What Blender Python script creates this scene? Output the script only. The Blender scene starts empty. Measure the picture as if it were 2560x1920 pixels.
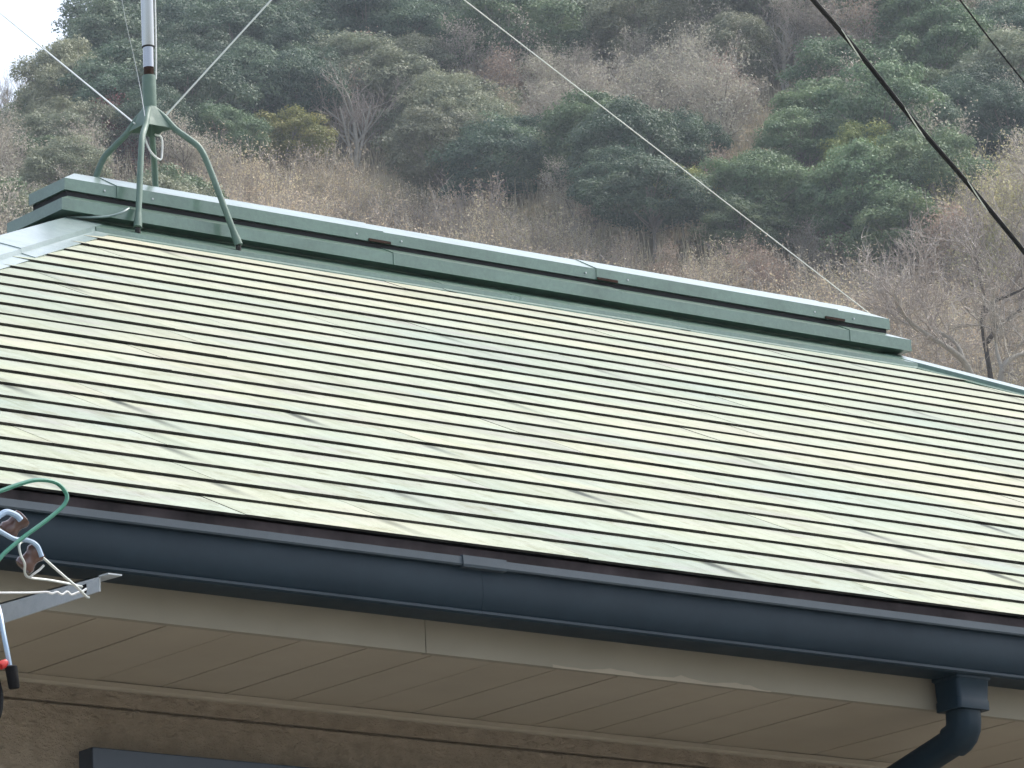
import bpy, bmesh, math, random
import numpy as np
from mathutils import Vector, Matrix

# ------------------------------------------------------------------ camera, world, sun, exposure
scene = bpy.context.scene
CAM = np.array([0.0, -8.65663, -2.48298])
YAW, PITCH, ROLL, FOC = 0.65880, 0.25637, -0.04211, 12884.54      # radians; focal length in px of a 2560 px frame
_f = np.array([math.sin(YAW)*math.cos(PITCH), math.cos(YAW)*math.cos(PITCH), math.sin(PITCH)])
_r0 = np.array([math.cos(YAW), -math.sin(YAW), 0.0])
_u0 = np.cross(_r0, _f)
_r = math.cos(ROLL)*_r0 + math.sin(ROLL)*_u0
_u = -math.sin(ROLL)*_r0 + math.cos(ROLL)*_u0
cd = bpy.data.cameras.new('camera')
cam = bpy.data.objects.new('camera', cd)
scene.collection.objects.link(cam)
M = Matrix(((_r[0], _u[0], -_f[0], CAM[0]), (_r[1], _u[1], -_f[1], CAM[1]), (_r[2], _u[2], -_f[2], CAM[2]), (0, 0, 0, 1)))
cam.matrix_world = M
cd.sensor_width = 36.0
cd.lens = 36.0*FOC/2560.0
cd.clip_start = 0.1
cd.clip_end = 6000
scene.camera = cam

SUN_EL = math.radians(55)
SUN_AZ = math.radians(98)             # compass style: 0 = +Y, 90 = +X
w = bpy.data.worlds.new('World')
scene.world = w
w.use_nodes = True
wn = w.node_tree
wn.nodes.clear()
sky = wn.nodes.new('ShaderNodeTexSky')
sky.sky_type = 'NISHITA'
sky.sun_disc = False
sky.sun_elevation = SUN_EL
sky.sun_rotation = SUN_AZ
sky.dust_density = 4.0
sky.air_density = 1.0
sky.altitude = 50
hs = wn.nodes.new('ShaderNodeHueSaturation')
hs.inputs['Saturation'].default_value = 0.6      # thin bright overcast
bg = wn.nodes.new('ShaderNodeBackground')
bg.inputs['Strength'].default_value = 0.15
wo = wn.nodes.new('ShaderNodeOutputWorld')
wn.links.new(sky.outputs['Color'], hs.inputs['Color'])
wn.links.new(hs.outputs['Color'], bg.inputs['Color'])
wn.links.new(bg.outputs['Background'], wo.inputs['Surface'])

sd = bpy.data.lights.new('sun', 'SUN')
sd.energy = 1.25
sd.angle = math.radians(24)
sd.color = (1.0, 0.97, 0.93)
sun = bpy.data.objects.new('sun', sd)
scene.collection.objects.link(sun)
sv = Vector((math.sin(SUN_AZ)*math.cos(SUN_EL), math.cos(SUN_AZ)*math.cos(SUN_EL), math.sin(SUN_EL)))
sun.rotation_euler = sv.to_track_quat('Z', 'Y').to_euler()
sun.location = (0, -20, 40)

vs = scene.view_settings
vs.view_transform = 'Standard'
vs.look = 'None'
vs.gamma = 1.0
vs.exposure = 1.25
vs.use_curve_mapping = False
scene.cycles.max_bounces = 6
scene.cycles.diffuse_bounces = 3
scene.cycles.glossy_bounces = 3
scene.cycles.transmission_bounces = 3

# ------------------------------------------------------------------ helpers
rng = np.random.default_rng(7)
random.seed(7)
COL = scene.collection

def ray(u, v):
    return _f + (u-1280)/FOC*_r - (v-960)/FOC*_u
def at_y(u, v, y):
    d = ray(u, v); return CAM + d*((y-CAM[1])/d[1])
def at_x(u, v, x):
    d = ray(u, v); return CAM + d*((x-CAM[0])/d[0])
def at_dist(u, v, dist):
    d = ray(u, v); return CAM + d/np.linalg.norm(d)*dist
def project(p):
    d = np.asarray(p, float) - CAM
    z = d@_f
    return 1280+FOC*(d@_r)/z, 960-FOC*(d@_u)/z, z

def tag(o, label=None, cat=None, group=None, kind=None):
    if label: o['label'] = label
    if cat: o['category'] = cat
    if group: o['group'] = group
    if kind: o['kind'] = kind
    return o
def empty(name, loc=(0, 0, 0), parent=None):
    o = bpy.data.objects.new(name, None)
    o.empty_display_size = 0.2
    COL.objects.link(o)
    o.location = loc
    if parent: o.parent = parent
    return o
def link(name, me, parent=None):
    o = bpy.data.objects.new(name, me)
    COL.objects.link(o)
    if parent is not None:
        o.parent = parent
        # keep world coordinates: parents are unrotated and unscaled
        p = parent; off = Vector((0, 0, 0))
        while p is not None:
            off += p.location; p = p.parent
        o.location = -off
    return o

class MB:
    def __init__(s):
        s.v = []; s.f = []; s.m = []
    def add(s, verts, faces, mi=0):
        b = len(s.v)
        s.v += [tuple(map(float, p)) for p in verts]
        for f in faces:
            s.f.append(tuple(b+i for i in f)); s.m.append(mi)
        return s
    def box(s, x0, x1, y0, y1, z0, z1, mi=0):
        v = [(x0,y0,z0),(x1,y0,z0),(x1,y1,z0),(x0,y1,z0),(x0,y0,z1),(x1,y0,z1),(x1,y1,z1),(x0,y1,z1)]
        return s.add(v, [(0,3,2,1),(4,5,6,7),(0,1,5,4),(1,2,6,5),(2,3,7,6),(3,0,4,7)], mi)
    def loft(s, rings, closed=True, caps=True, mi=0):
        n = len(rings[0]); v = [p for r in rings for p in r]; f = []
        for i in range(len(rings)-1):
            for j in range(n if closed else n-1):
                k = (j+1) % n
                f.append((i*n+j, i*n+k, (i+1)*n+k, (i+1)*n+j))
        if caps and closed:
            f.append(tuple(range(n-1, -1, -1))); b = (len(rings)-1)*n
            f.append(tuple(range(b, b+n)))
        return s.add(v, f, mi)
    def extrude_x(s, prof, x0, x1, mi=0):
        return s.loft([[(x0, y, z) for y, z in prof], [(x1, y, z) for y, z in prof]], mi=mi)
    def tube(s, pts, rad, seg=8, caps=True, mi=0):
        pts = [np.array(p, float) for p in pts]
        n = len(pts)
        rad = [rad]*n if np.isscalar(rad) else rad
        up = None; rings = []
        for i in range(n):
            t = pts[min(i+1, n-1)] - pts[max(i-1, 0)]
            t = t/(np.linalg.norm(t)+1e-12)
            if up is None:
                a = np.array([0, 0, 1.0]) if abs(t[2]) < .9 else np.array([1.0, 0, 0])
                up = np.cross(t, a); up /= np.linalg.norm(up)
            else:
                up = up - t*(up@t); up /= np.linalg.norm(up)
            b = np.cross(t, up)
            rings.append([pts[i] + rad[i]*(math.cos(2*math.pi*j/seg)*up + math.sin(2*math.pi*j/seg)*b) for j in range(seg)])
        return s.loft(rings, caps=caps, mi=mi)
    def mesh(s, name, mats, smooth=False):
        me = bpy.data.meshes.new(name)
        me.from_pydata(s.v, [], s.f)
        for m in (mats if isinstance(mats, (list, tuple)) else [mats]): me.materials.append(m)
        me.polygons.foreach_set('material_index', s.m)
        if smooth: me.polygons.foreach_set('use_smooth', [True]*len(s.f))
        me.update()
        return me
    def build(s, name, mats, parent=None, smooth=False, fix=True, bevel=0):
        me = s.mesh(name, mats, smooth)
        if fix or bevel:
            bm = bmesh.new(); bm.from_mesh(me)
            if bevel:
                bmesh.ops.bevel(bm, geom=bm.edges[:], offset=bevel, segments=2, affect='EDGES', profile=.6)
            bmesh.ops.recalc_face_normals(bm, faces=bm.faces[:])
            bm.to_mesh(me); bm.free()
        if smooth:
            me.set_sharp_from_angle(angle=math.radians(40))
        return link(name, me, parent)

def spline(pts, n=8):
    P = [np.array(p, float) for p in pts]
    P = [2*P[0]-P[1]] + P + [2*P[-1]-P[-2]]
    out = []
    for i in range(1, len(P)-2):
        for k in range(n):
            t = k/n
            out.append(.5*((2*P[i]) + (-P[i-1]+P[i+1])*t + (2*P[i-1]-5*P[i]+4*P[i+1]-P[i+2])*t*t + (-P[i-1]+3*P[i]-3*P[i+1]+P[i+2])*t**3))
    out.append(P[-2])
    return out

# ------------------------------------------------------------------ materials
def mat(name, color, rough=.6, metal=0.0, spec=.5, coat=0.0):
    m = bpy.data.materials.new(name); m.use_nodes = True
    b = m.node_tree.nodes['Principled BSDF']
    b.inputs['Base Color'].default_value = (*color, 1)
    b.inputs['Roughness'].default_value = rough
    b.inputs['Metallic'].default_value = metal
    b.inputs['Specular IOR Level'].default_value = spec
    b.inputs['Coat Weight'].default_value = coat
    return m, m.node_tree.nodes, m.node_tree.links, b
def N(nodes, typ, **kw):
    n = nodes.new(typ)
    for k, v in kw.items():
        if hasattr(n, k): setattr(n, k, v)
        else: n.inputs[k.replace('_', ' ')].default_value = v
    return n
def ramp(nodes, stops):
    r = nodes.new('ShaderNodeValToRGB')
    while len(r.color_ramp.elements) < len(stops): r.color_ramp.elements.new(.5)
    for e, (p, c) in zip(r.color_ramp.elements, stops):
        e.position = p; e.color = (*c, 1) if len(c) == 3 else c
    return r
def mixc(nodes, links, fac, a, b, mode='MIX'):
    m = nodes.new('ShaderNodeMix'); m.data_type = 'RGBA'; m.blend_type = mode
    for sock, val in ((m.inputs['Factor'], fac), (m.inputs['A'], a), (m.inputs['B'], b)):
        if hasattr(val, 'is_output'): links.new(val, sock)
        elif isinstance(val, tuple): sock.default_value = (*val, 1)
        else: sock.default_value = val
    return m.outputs['Result']
def bump(nodes, links, b, height, strength, dist):
    n = nodes.new('ShaderNodeBump')
    n.inputs['Strength'].default_value = strength; n.inputs['Distance'].default_value = dist
    links.new(height, n.inputs['Height']); links.new(n.outputs['Normal'], b.inputs['Normal'])
def math_n(nodes, links, op, a, b=None, clamp=False):
    n = nodes.new('ShaderNodeMath'); n.operation = op; n.use_clamp = clamp
    for i, val in enumerate((a, b)):
        if val is None: continue
        if hasattr(val, 'is_output'): links.new(val, n.inputs[i])
        else: n.inputs[i].default_value = val
    return n.outputs[0]

def noise(nodes, links, vec, scale, detail=4, rough=.55, loc=None, sc=None):
    if sc is not None:
        mp = nodes.new('ShaderNodeMapping'); mp.inputs['Scale'].default_value = sc
        links.new(vec, mp.inputs['Vector']); vec = mp.outputs['Vector']
    n = nodes.new('ShaderNodeTexNoise')
    n.inputs['Scale'].default_value = scale; n.inputs['Detail'].default_value = detail; n.inputs['Roughness'].default_value = rough
    links.new(vec, n.inputs['Vector'])
    return n

def slate_material():
    m, n, l, b = mat('weathered_slate', (.5, .52, .42), rough=.78, spec=.16)
    tc = N(n, 'ShaderNodeTexCoord'); oi = N(n, 'ShaderNodeObjectInfo'); geo = N(n, 'ShaderNodeNewGeometry')
    off = n.new('ShaderNodeVectorMath'); off.operation = 'MULTIPLY_ADD'
    cx = n.new('ShaderNodeCombineXYZ')
    for i in range(3): l.new(oi.outputs['Random'], cx.inputs[i])
    l.new(cx.outputs[0], off.inputs[0]); off.inputs[1].default_value = (37, 53, 11); l.new(tc.outputs['Object'], off.inputs[2])
    loc = off.outputs[0]
    # base tone, per slate and by broad weather patches
    big = noise(n, l, geo.outputs['Position'], .9, 3)
    c1 = ramp(n, [(.3, (.30, .352, .297)), (.5, (.345, .374, .295)), (.72, (.40, .396, .298))]); l.new(big.outputs['Fac'], c1.inputs['Fac'])
    per = ramp(n, [(0, (.88, .90, .90)), (.5, (1, 1, 1)), (1, (1.06, 1.04, 1.0))]); l.new(oi.outputs['Random'], per.inputs['Fac'])
    base = mixc(n, l, 1.0, c1.outputs['Color'], per.outputs['Color'], 'MULTIPLY')
    # lilac bloom and pale mint patches
    pn = noise(n, l, loc, 3.2, 5, .6, sc=(1, 2.2, 1))
    pr = ramp(n, [(.5, (0, 0, 0)), (.72, (1, 1, 1))]); l.new(pn.outputs['Fac'], pr.inputs['Fac'])
    base = mixc(n, l, math_n(n, l, 'MULTIPLY', pr.outputs['Color'], .55), base, (.27, .25, .252))
    mn = noise(n, l, loc, 2.3, 4, .55, sc=(1, 1.8, 1))
    mr = ramp(n, [(.52, (0, 0, 0)), (.75, (1, 1, 1))]); l.new(mn.outputs['Fac'], mr.inputs['Fac'])
    base = mixc(n, l, math_n(n, l, 'MULTIPLY', mr.outputs['Color'], .5), base, (.295, .365, .335))
    # streaks running down the slope
    st = noise(n, l, loc, 9, 5, .6, sc=(2.4, .35, 1))
    sr = ramp(n, [(.45, (1, 1, 1)), (.8, (.70, .73, .64))]); l.new(st.outputs['Fac'], sr.inputs['Fac'])
    base = mixc(n, l, .8, base, sr.outputs['Color'], 'MULTIPLY')
    # grey-green water stain below the joint of the course above
    sx = N(n, 'ShaderNodeSeparateXYZ'); l.new(tc.outputs['Object'], sx.inputs[0])
    wob = noise(n, l, loc, 7, 4)
    ax = N(n, 'ShaderNodeAttribute'); ax.attribute_type = 'OBJECT'; ax.attribute_name = 'stain_x'
    aa = N(n, 'ShaderNodeAttribute'); aa.attribute_type = 'OBJECT'; aa.attribute_name = 'stain_a'
    xx = math_n(n, l, 'ADD', sx.outputs['X'], math_n(n, l, 'MULTIPLY', math_n(n, l, 'SUBTRACT', wob.outputs['Fac'], .5), .03))
    dist = math_n(n, l, 'ABSOLUTE', math_n(n, l, 'SUBTRACT', xx, ax.outputs['Fac']))
    band = n.new('ShaderNodeMapRange'); band.inputs['From Min'].default_value = .034; band.inputs['From Max'].default_value = .006
    l.new(dist, band.inputs['Value'])
    yf = n.new('ShaderNodeMapRange'); yf.inputs['From Min'].default_value = -.02; yf.inputs['From Max'].default_value = .15
    l.new(sx.outputs['Y'], yf.inputs['Value'])
    fac = math_n(n, l, 'MULTIPLY', math_n(n, l, 'MULTIPLY', band.outputs['Result'], aa.outputs['Fac']), math_n(n, l, 'MULTIPLY', math_n(n, l, 'ADD', wob.outputs['Fac'], .25), yf.outputs['Result']), True)
    base = mixc(n, l, fac, base, (.06, .072, .062))
    # olive lichen flecks, most of them on the courses near the eave
    lo = n.new('ShaderNodeMapRange'); lo.inputs['From Min'].default_value = 1.5; lo.inputs['From Max'].default_value = .1
    lo.inputs['To Min'].default_value = .12; lo.inputs['To Max'].default_value = .75
    pz = N(n, 'ShaderNodeSeparateXYZ'); l.new(geo.outputs['Position'], pz.inputs[0]); l.new(pz.outputs['Z'], lo.inputs['Value'])
    fl = noise(n, l, loc, 14, 6, .68, sc=(1.0, .7, 1))
    flr = ramp(n, [(.54, (0, 0, 0)), (.70, (1, 1, 1))]); l.new(fl.outputs['Fac'], flr.inputs['Fac'])
    base = mixc(n, l, math_n(n, l, 'MULTIPLY', flr.outputs['Color'], lo.outputs['Result']), base, (.175, .175, .105))
    # fine speckle
    sp = noise(n, l, loc, 160, 2, .7)
    spr = ramp(n, [(.3, (.9, .9, .9)), (.7, (1.06, 1.06, 1.06))]); l.new(sp.outputs['Fac'], spr.inputs['Fac'])
    base = mixc(n, l, 1.0, base, spr.outputs['Color'], 'MULTIPLY')
    l.new(base, b.inputs['Base Color'])
    bump(n, l, b, sp.outputs['Fac'], .25, .002)
    return m
def slate_edge_material():
    m, n, l, b = mat('slate_butt_edge', (.03, .028, .024), rough=.85, spec=.2)
    tc = N(n, 'ShaderNodeNewGeometry')
    k = noise(n, l, tc.outputs['Position'], 14, 4)
    r = ramp(n, [(.35, (.016, .016, .013)), (.75, (.055, .05, .042))]); l.new(k.outputs['Fac'], r.inputs['Fac'])
    l.new(r.outputs['Color'], b.inputs['Base Color'])
    return m
def painted_metal(name, color, dark, rough=.32, wear=.5, scale=5, coat=.1, spec=.5):
    m, n, l, b = mat(name, color, rough=rough, spec=spec, coat=coat)
    b.inputs['Coat Roughness'].default_value = .16
    g = N(n, 'ShaderNodeNewGeometry')
    k = noise(n, l, g.outputs['Position'], scale, 6, .62)
    r = ramp(n, [(.3, dark), (.62, color)]); l.new(k.outputs['Fac'], r.inputs['Fac'])
    k2 = noise(n, l, g.outputs['Position'], scale*14, 4, .7)
    r2 = ramp(n, [(.35, (.86, .86, .86)), (.7, (1.1, 1.1, 1.08))]); l.new(k2.outputs['Fac'], r2.inputs['Fac'])
    c = mixc(n, l, wear, r.outputs['Color'], r2.outputs['Color'], 'MULTIPLY')
    l.new(c, b.inputs['Base Color'])
    rr = ramp(n, [(.3, (rough+.12,)*3), (.7, (rough-.06,)*3)]); l.new(k.outputs['Fac'], rr.inputs['Fac'])
    l.new(rr.outputs['Color'], b.inputs['Roughness'])
    k3 = noise(n, l, g.outputs['Position'], 3.0, 2)
    bump(n, l, b, k3.outputs['Fac'], .12, .02)
    return m
def rough_wall(name, c0, c1, bscale, bstr, bdist, scale=3.0, tint=None):
    m, n, l, b = mat(name, c0, rough=.85, spec=.2)
    g = N(n, 'ShaderNodeNewGeometry')
    k = noise(n, l, g.outputs['Position'], scale, 5, .6)
    r = ramp(n, [(.3, c0), (.7, c1)]); l.new(k.outputs['Fac'], r.inputs['Fac'])
    l.new(r.outputs['Color'], b.inputs['Base Color'])
    h = noise(n, l, g.outputs['Position'], bscale, 6, .65, sc=(1, 1, 1.5))
    bump(n, l, b, h.outputs['Fac'], bstr, bdist)
    return m

M_SLATE = slate_material()
M_BUTT = slate_edge_material()
M_RIDGE = painted_metal('green_roof_metal', (.105, .185, .145), (.07, .132, .102), coat=.55, wear=.9)
M_RIDGE2 = painted_metal('pale_hip_metal', (.19, .262, .252), (.145, .21, .205), rough=.34, coat=.6)  # paler, bluer green than the ridge metal
M_STAND = painted_metal('green_stand_paint', (.125, .19, .155), (.095, .15, .122), rough=.5, coat=0, spec=.35, scale=20)
M_VENT_SHADE = mat('vent_slot_shade', (.012, .013, .015), rough=.8)[0]
M_GUTTER = painted_metal('dark_gutter_resin', (.011, .024, .035), (.008, .018, .027), rough=.5, scale=2.5, wear=.6, coat=0, spec=.16)
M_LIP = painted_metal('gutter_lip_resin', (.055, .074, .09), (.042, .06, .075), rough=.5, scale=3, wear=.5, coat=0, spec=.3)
M_FASCIA = rough_wall('beige_fascia', (.25, .232, .183), (.295, .275, .22), 60, .15, .003)
M_SOFFIT = rough_wall('tan_soffit', (.34, .302, .235), (.385, .345, .272), 90, .15, .003)
M_SIDING = rough_wall('rough_tan_siding', (.40, .335, .255), (.53, .455, .355), 30, 1.0, .06, scale=24)
M_TRIM = rough_wall('soffit_trim', (.33, .298, .235), (.38, .342, .272), 50, .1, .002)
M_DRIP = rough_wall('drip_edge_brown', (.008, .007, .007), (.075, .06, .062), 12, .3, .004, scale=5)
M_DECK = mat('roof_underlay', (.025, .024, .023), rough=.9)[0]
M_STEEL = mat('polished_pole_steel', (.36, .372, .385), rough=.1, metal=1.0)[0]
M_RUST = rough_wall('rusty_brown_steel', (.022, .013, .010), (.05, .026, .018), 60, .4, .004, scale=30)
M_GALV = painted_metal('galvanised_steel', (.46, .50, .52), (.38, .42, .44), rough=.45, scale=18)
M_WIRE = mat('stay_wire_steel', (.62, .66, .62), rough=.4, metal=.35)[0]
M_BLACK = mat('black_cable_sheath', (.007, .007, .008), rough=.7, spec=.15)[0]
M_GREENC = mat('green_cable_sheath', (.035, .20, .13), rough=.35, coat=.3)[0]
M_BLUEC = mat('blue_white_cable_sheath', (.33, .46, .60), rough=.4, coat=.2)[0]
M_PORC = mat('brown_porcelain', (.10, .048, .034), rough=.22, coat=.5)[0]
M_WHITEC = mat('white_cable_sheath', (.72, .74, .72), rough=.4)[0]
M_RED = mat('red_plastic', (.55, .035, .03), rough=.35)[0]
M_GLASS = mat('window_glass', (.03, .045, .06), rough=.05, spec=.7)[0]
M_ALU = mat('dark_blue_aluminium', (.045, .06, .082), rough=.4, metal=.2)[0]

# ------------------------------------------------------------------ ground and hill
GZ = -4.1
def soil_material(name, cols, scale):
    m, n, l, b = mat(name, cols[0], rough=.95, spec=.1)
    g = N(n, 'ShaderNodeNewGeometry')
    k = noise(n, l, g.outputs['Position'], scale, 8, .65)
    r = ramp(n, [(.3, cols[0]), (.5, cols[1]), (.7, cols[2])]); l.new(k.outputs['Fac'], r.inputs['Fac'])
    l.new(r.outputs['Color'], b.inputs['Base Color'])
    k2 = noise(n, l, g.outputs['Position'], scale*8, 6, .7)
    bump(n, l, b, k2.outputs['Fac'], .8, .12)
    return m
M_GROUND = soil_material('pale_gravel_ground', [(.22, .21, .19), (.27, .26, .235), (.31, .30, .27)], .8)
M_HILL = soil_material('leaf_litter_slope', [(0.168, 0.143, 0.101), (0.252, 0.210, 0.143), (0.286, 0.260, 0.160)], .35)
g = MB(); R_ = 3500
g.add([(-R_, -R_, GZ), (R_, -R_, GZ), (R_, R_, GZ), (-R_, R_, GZ)], [(0, 1, 2, 3)])
tag(g.build('ground', M_GROUND, fix=False), kind='structure')

FA = np.array([math.sin(YAW), math.cos(YAW)]); RA = np.array([math.cos(YAW), -math.sin(YAW)])
def sd2xy(s, d): return CAM[0]+FA[0]*d+RA[0]*s, CAM[1]+FA[1]*d+RA[1]*s
_cs = np.array([-130, -60, -30.3, -28.0, -25.2, -23.7, -22.8, -21.6, -19.2, -13.8, 20, 60, 160])
_cd = np.array([160, 190, 225, 238, 253, 257, 263, 278, 296, 317, 360, 370, 330])
def hill_h(s, d):
    s = np.asarray(s, float); d = np.asarray(d, float)
    dc = np.interp(s, _cs, _cd)
    up = .551*(np.minimum(d, dc)-101)
    und = 1.6*np.sin(s*.11+d*.05)+1.1*np.sin(s*.23-d*.09+1.3)+.6*np.sin(s*.51+d*.31)
    back = -.45*np.maximum(d-dc, 0)
    z = up+back+und*np.clip((d-110)/60, 0, 1)*np.clip(1-np.exp(-(np.abs(s+26)/9)**2)*.7, 0, 1)
    return np.maximum(GZ+z, GZ-2.5)
ss = np.arange(-150, 181, 3.0); dd = np.arange(92, 440, 3.0)
S, D = np.meshgrid(ss, dd, indexing='ij')
Hh = hill_h(S, D)
X, Y = sd2xy(S, D)
ni, nj = S.shape
hv = np.stack([X, Y, Hh], -1).reshape(-1, 3)
idx = np.arange(ni*nj).reshape(ni, nj)
hf = np.stack([idx[:-1, :-1], idx[1:, :-1], idx[1:, 1:], idx[:-1, 1:]], -1).reshape(-1, 4)
me = bpy.data.meshes.new('hill'); me.from_pydata(hv.tolist(), [], hf.tolist()); me.materials.append(M_HILL)
me.polygons.foreach_set('use_smooth', [True]*len(hf)); me.update()
tag(link('hill', me), kind='structure')

# ------------------------------------------------------------------ house
XL, XR, YR, YB = 4.125, 15.46, 4.1, 8.2         # eave corners, ridge line, back eave
AX0, AX1 = XL+YR, XR-YR                          # ridge ends
TP = .5                                          # rise per run
CP, SP = math.cos(math.atan(TP)), math.sin(math.atan(TP))
house = tag(empty('house', ((XL+XR)/2, YR, GZ)), 'single storey house with pale green slate hip roof, dark gutter and tan eaves', 'house')

# roof deck
dk = MB(); z0 = -.012
def hip(z, e): return [(XL+e, e, z), (XR-e, e, z), (XR-e, YB-e, z), (XL+e, YB-e, z)]
dk.add(hip(z0-.02, .012)+hip(z0, .012)+[(AX0, YR, YR*TP-.008), (AX1, YR, YR*TP-.008)],
       [(0, 1, 5, 4), (1, 2, 6, 5), (2, 3, 7, 6), (3, 0, 4, 7), (4, 5, 9, 8), (5, 6, 9), (6, 7, 8, 9), (7, 4, 8), (3, 2, 1, 0)])
roof = dk.build('roof', M_DECK, house)

# slates of the front slope, one by one
EX, SL, T, G = .182, .206, .0055, .0078
OFFS = {0: .52, 1: .08, 2: .667, 3: .359, 4: .76, 5: .216, 6: .815, 7: .03, 8: .65}
def slate_mesh(name, xa0, xb0, xa1, xb1):
    """lower edge xa0..xb0, upper edge xa1..xb1, local x along the eave, y up the slope, z off the slope"""
    sb = MB()
    v = [(xa0, 0, G), (xb0, 0, G), (xb1, SL, 0), (xa1, SL, 0), (xa0, 0, G+T), (xb0, 0, G+T), (xb1, SL, T), (xa1, SL, T)]
    sb.add(v, [(0, 3, 2, 1), (0, 1, 5, 4), (1, 2, 6, 5), (2, 3, 7, 6), (3, 0, 4, 7)], 1)
    sb.add(v[4:], [(0, 1, 2, 3)], 0)
    return sb.mesh(name, [M_SLATE, M_BUTT])
full_slate = slate_mesh('slate', 0, .9086, 0, .9086)
rot = Matrix(((1, 0, 0), (0, CP, -SP), (0, SP, CP)))
roff = Vector(house.location)
_leak = {}
def leaky(k, j):
    if (k, j) not in _leak:
        q = random.random()
        _leak[(k, j)] = (1.7 if q < .3 else .9 if q < .5 else 0) if k < 9 else (.8 if q < .18 else 0)
    return _leak[(k, j)]
def put_slate(me, x, k):
    o = bpy.data.objects.new('slate', me); COL.objects.link(o); o.parent = roof
    yl, zl = k*EX+random.gauss(0, .0006), random.gauss(0, .00025)
    p = Vector((x, yl*CP-zl*SP, yl*SP+zl*CP))
    o.location = p
    e = (rot @ Matrix.Rotation(random.gauss(0, .0012), 3, 'X') @ Matrix.Rotation(random.gauss(0, .0004), 3, 'Y')).to_euler()
    o.rotation_euler = e
    best = (0.0, 0.0)
    for dk, w_ in ((1, 1.0), (2, .55)):
        j = math.floor((x-joint_x.get(k+dk, 0.0))/.91)+1
        xj = joint_x.get(k+dk, 0.0)+.91*j
        a_ = leaky(k+dk, j)*w_
        if x <= xj <= x+.91 and a_ > best[1]: best = (xj-x, a_)
    o['stain_x'], o['stain_a'] = best
    return o
NC = 24
joint_x = {k: OFFS.get(k, random.choice([.455, 0, .3, .6])+random.random()*.12) for k in range(NC+1)}
for k in range(NC):
    y0, y1 = k*EX*CP, (k*EX+SL)*CP
    la0, la1 = XL+y0+.07, XL+y1+.07
    rb0, rb1 = XR-y0-.07, XR-y1-.07
    of = joint_x[k]
    x = of + .91*math.floor((la0-of)/.91)
    while x < rb0:
        a, b = x, x+.9086
        if a >= la1 and b <= rb1: put_slate(full_slate, x, k)
        else:
            A0, A1, B0, B1 = max(a, la0), max(a, la1), min(b, rb0), min(b, rb1)
            if A1 >= B1-.02:
                if b > rb0-.5 and a < rb0: A1 = min(A1, B1-.02) if A1 < B0 else A1
            if B0-A0 > .03:
                A1, B1 = min(A1, B0-.005) if B1 > A1 else min(a if a > la0 else A1, B0-.01), B1
                if B1 <= A1: B1 = A1+.005
                put_slate(slate_mesh('slate', A0-x, B0-x, A1-x, B1-x), x, k)
        x += .91
# the other three slopes: courses joined in one part
oth = MB()
def course(fr, L0, L1, k):
    pts = [(L0, 0, G), (L1, 0, G), (L1-SL*CP, SL, 0), (L0+SL*CP, SL, 0)]
    vv = []
    for dz in (0, T):
        for (x, y, z) in pts:
            yy = k*EX+y; zz = z+dz
            vv.append(fr(x, yy*CP-zz*SP, yy*SP+zz*CP))
    oth.add(vv, [(0, 3, 2, 1), (0, 1, 5, 4), (1, 2, 6, 5), (2, 3, 7, 6), (3, 0, 4, 7)], 1)
    oth.add(vv[4:], [(0, 1, 2, 3)], 0)
LX, LY = XR-XL, YB
for k in range(NC):
    y0 = k*EX*CP
    course(lambda x, y, z: (XR-x, YB-y, z), y0+.07, LX-y0-.07, k)
    course(lambda x, y, z: (XL+y, YB-x, z), y0+.07, LY-y0-.07, k)
    course(lambda x, y, z: (XR-y, x, z), y0+.07, LY-y0-.07, k)
tag(oth.build('slate_courses', [M_SLATE, M_BUTT], roof, fix=True), kind='stuff')

# ---- ridge: base cover, vent tier, cap, each in lapped sheets
def tier(name, x0, x1, wd, zb, zt, za, joints, hipped, m, lap=.05):
    xs = [x0]+[j for j in joints if x0+.05 < j < x1-.05]+[x1]
    for i in range(len(xs)-1):
        d = .0022 if i % 2 else 0.0
        a = xs[i]-(lap if (i % 2 and i > 0) else 0); b = xs[i+1]+(lap if (i % 2 and i < len(xs)-2) else 0)
        pr = lambda x: [(x, YR-wd-d, zb-d*.3), (x, YR-wd-d, zt+d), (x, YR, za+d), (x, YR+wd+d, zt+d), (x, YR+wd+d, zb-d*.3)]
        ra, rb = pr(a), pr(b)
        if hipped and i == 0: ra[2] = (x0+wd, YR, za+d)
        if hipped and i == len(xs)-2: rb[2] = (x1-wd, YR, za+d)
        t = MB().loft([ra, rb], caps=False)
        for rg in (ra, rb): t.add(rg, [(0, 1, 3, 4), (1, 2, 3)])
        t.build(name, m, roof)
# base cover: flange and low upstand on each side
RJ = [8.62, 9.48, 10.39, 11.05]
bs = [AX0-.082-.0, 9.48, 10.39, AX1+.085]
for i in range(3):
    d = .0016 if i % 2 else 0
    a, b = bs[i]-(.04 if i % 2 else 0), bs[i+1]+(.04 if i % 2 else 0)
    pr = lambda x: [(x, y, z) for y, z in
        [(YR-.25, .5*(YR-.25)+.0125+d), (YR-.226, .5*(YR-.226)+.0135+d), (YR-.225, .5*(YR-.225)+.027+d), (YR, .5*YR+.026+d),
         (YR+.225, .5*(YR-.225)+.027+d), (YR+.226, .5*(YR-.226)+.0135+d), (YR+.25, .5*(YR-.25)+.0125+d), (YR+.25, .5*(YR-.25)+.009), (YR, .5*YR-.002), (YR-.25, .5*(YR-.25)+.009)]]
    MB().loft([pr(a), pr(b)]).build('ridge_base_sheet', M_RIDGE, roof)
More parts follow.
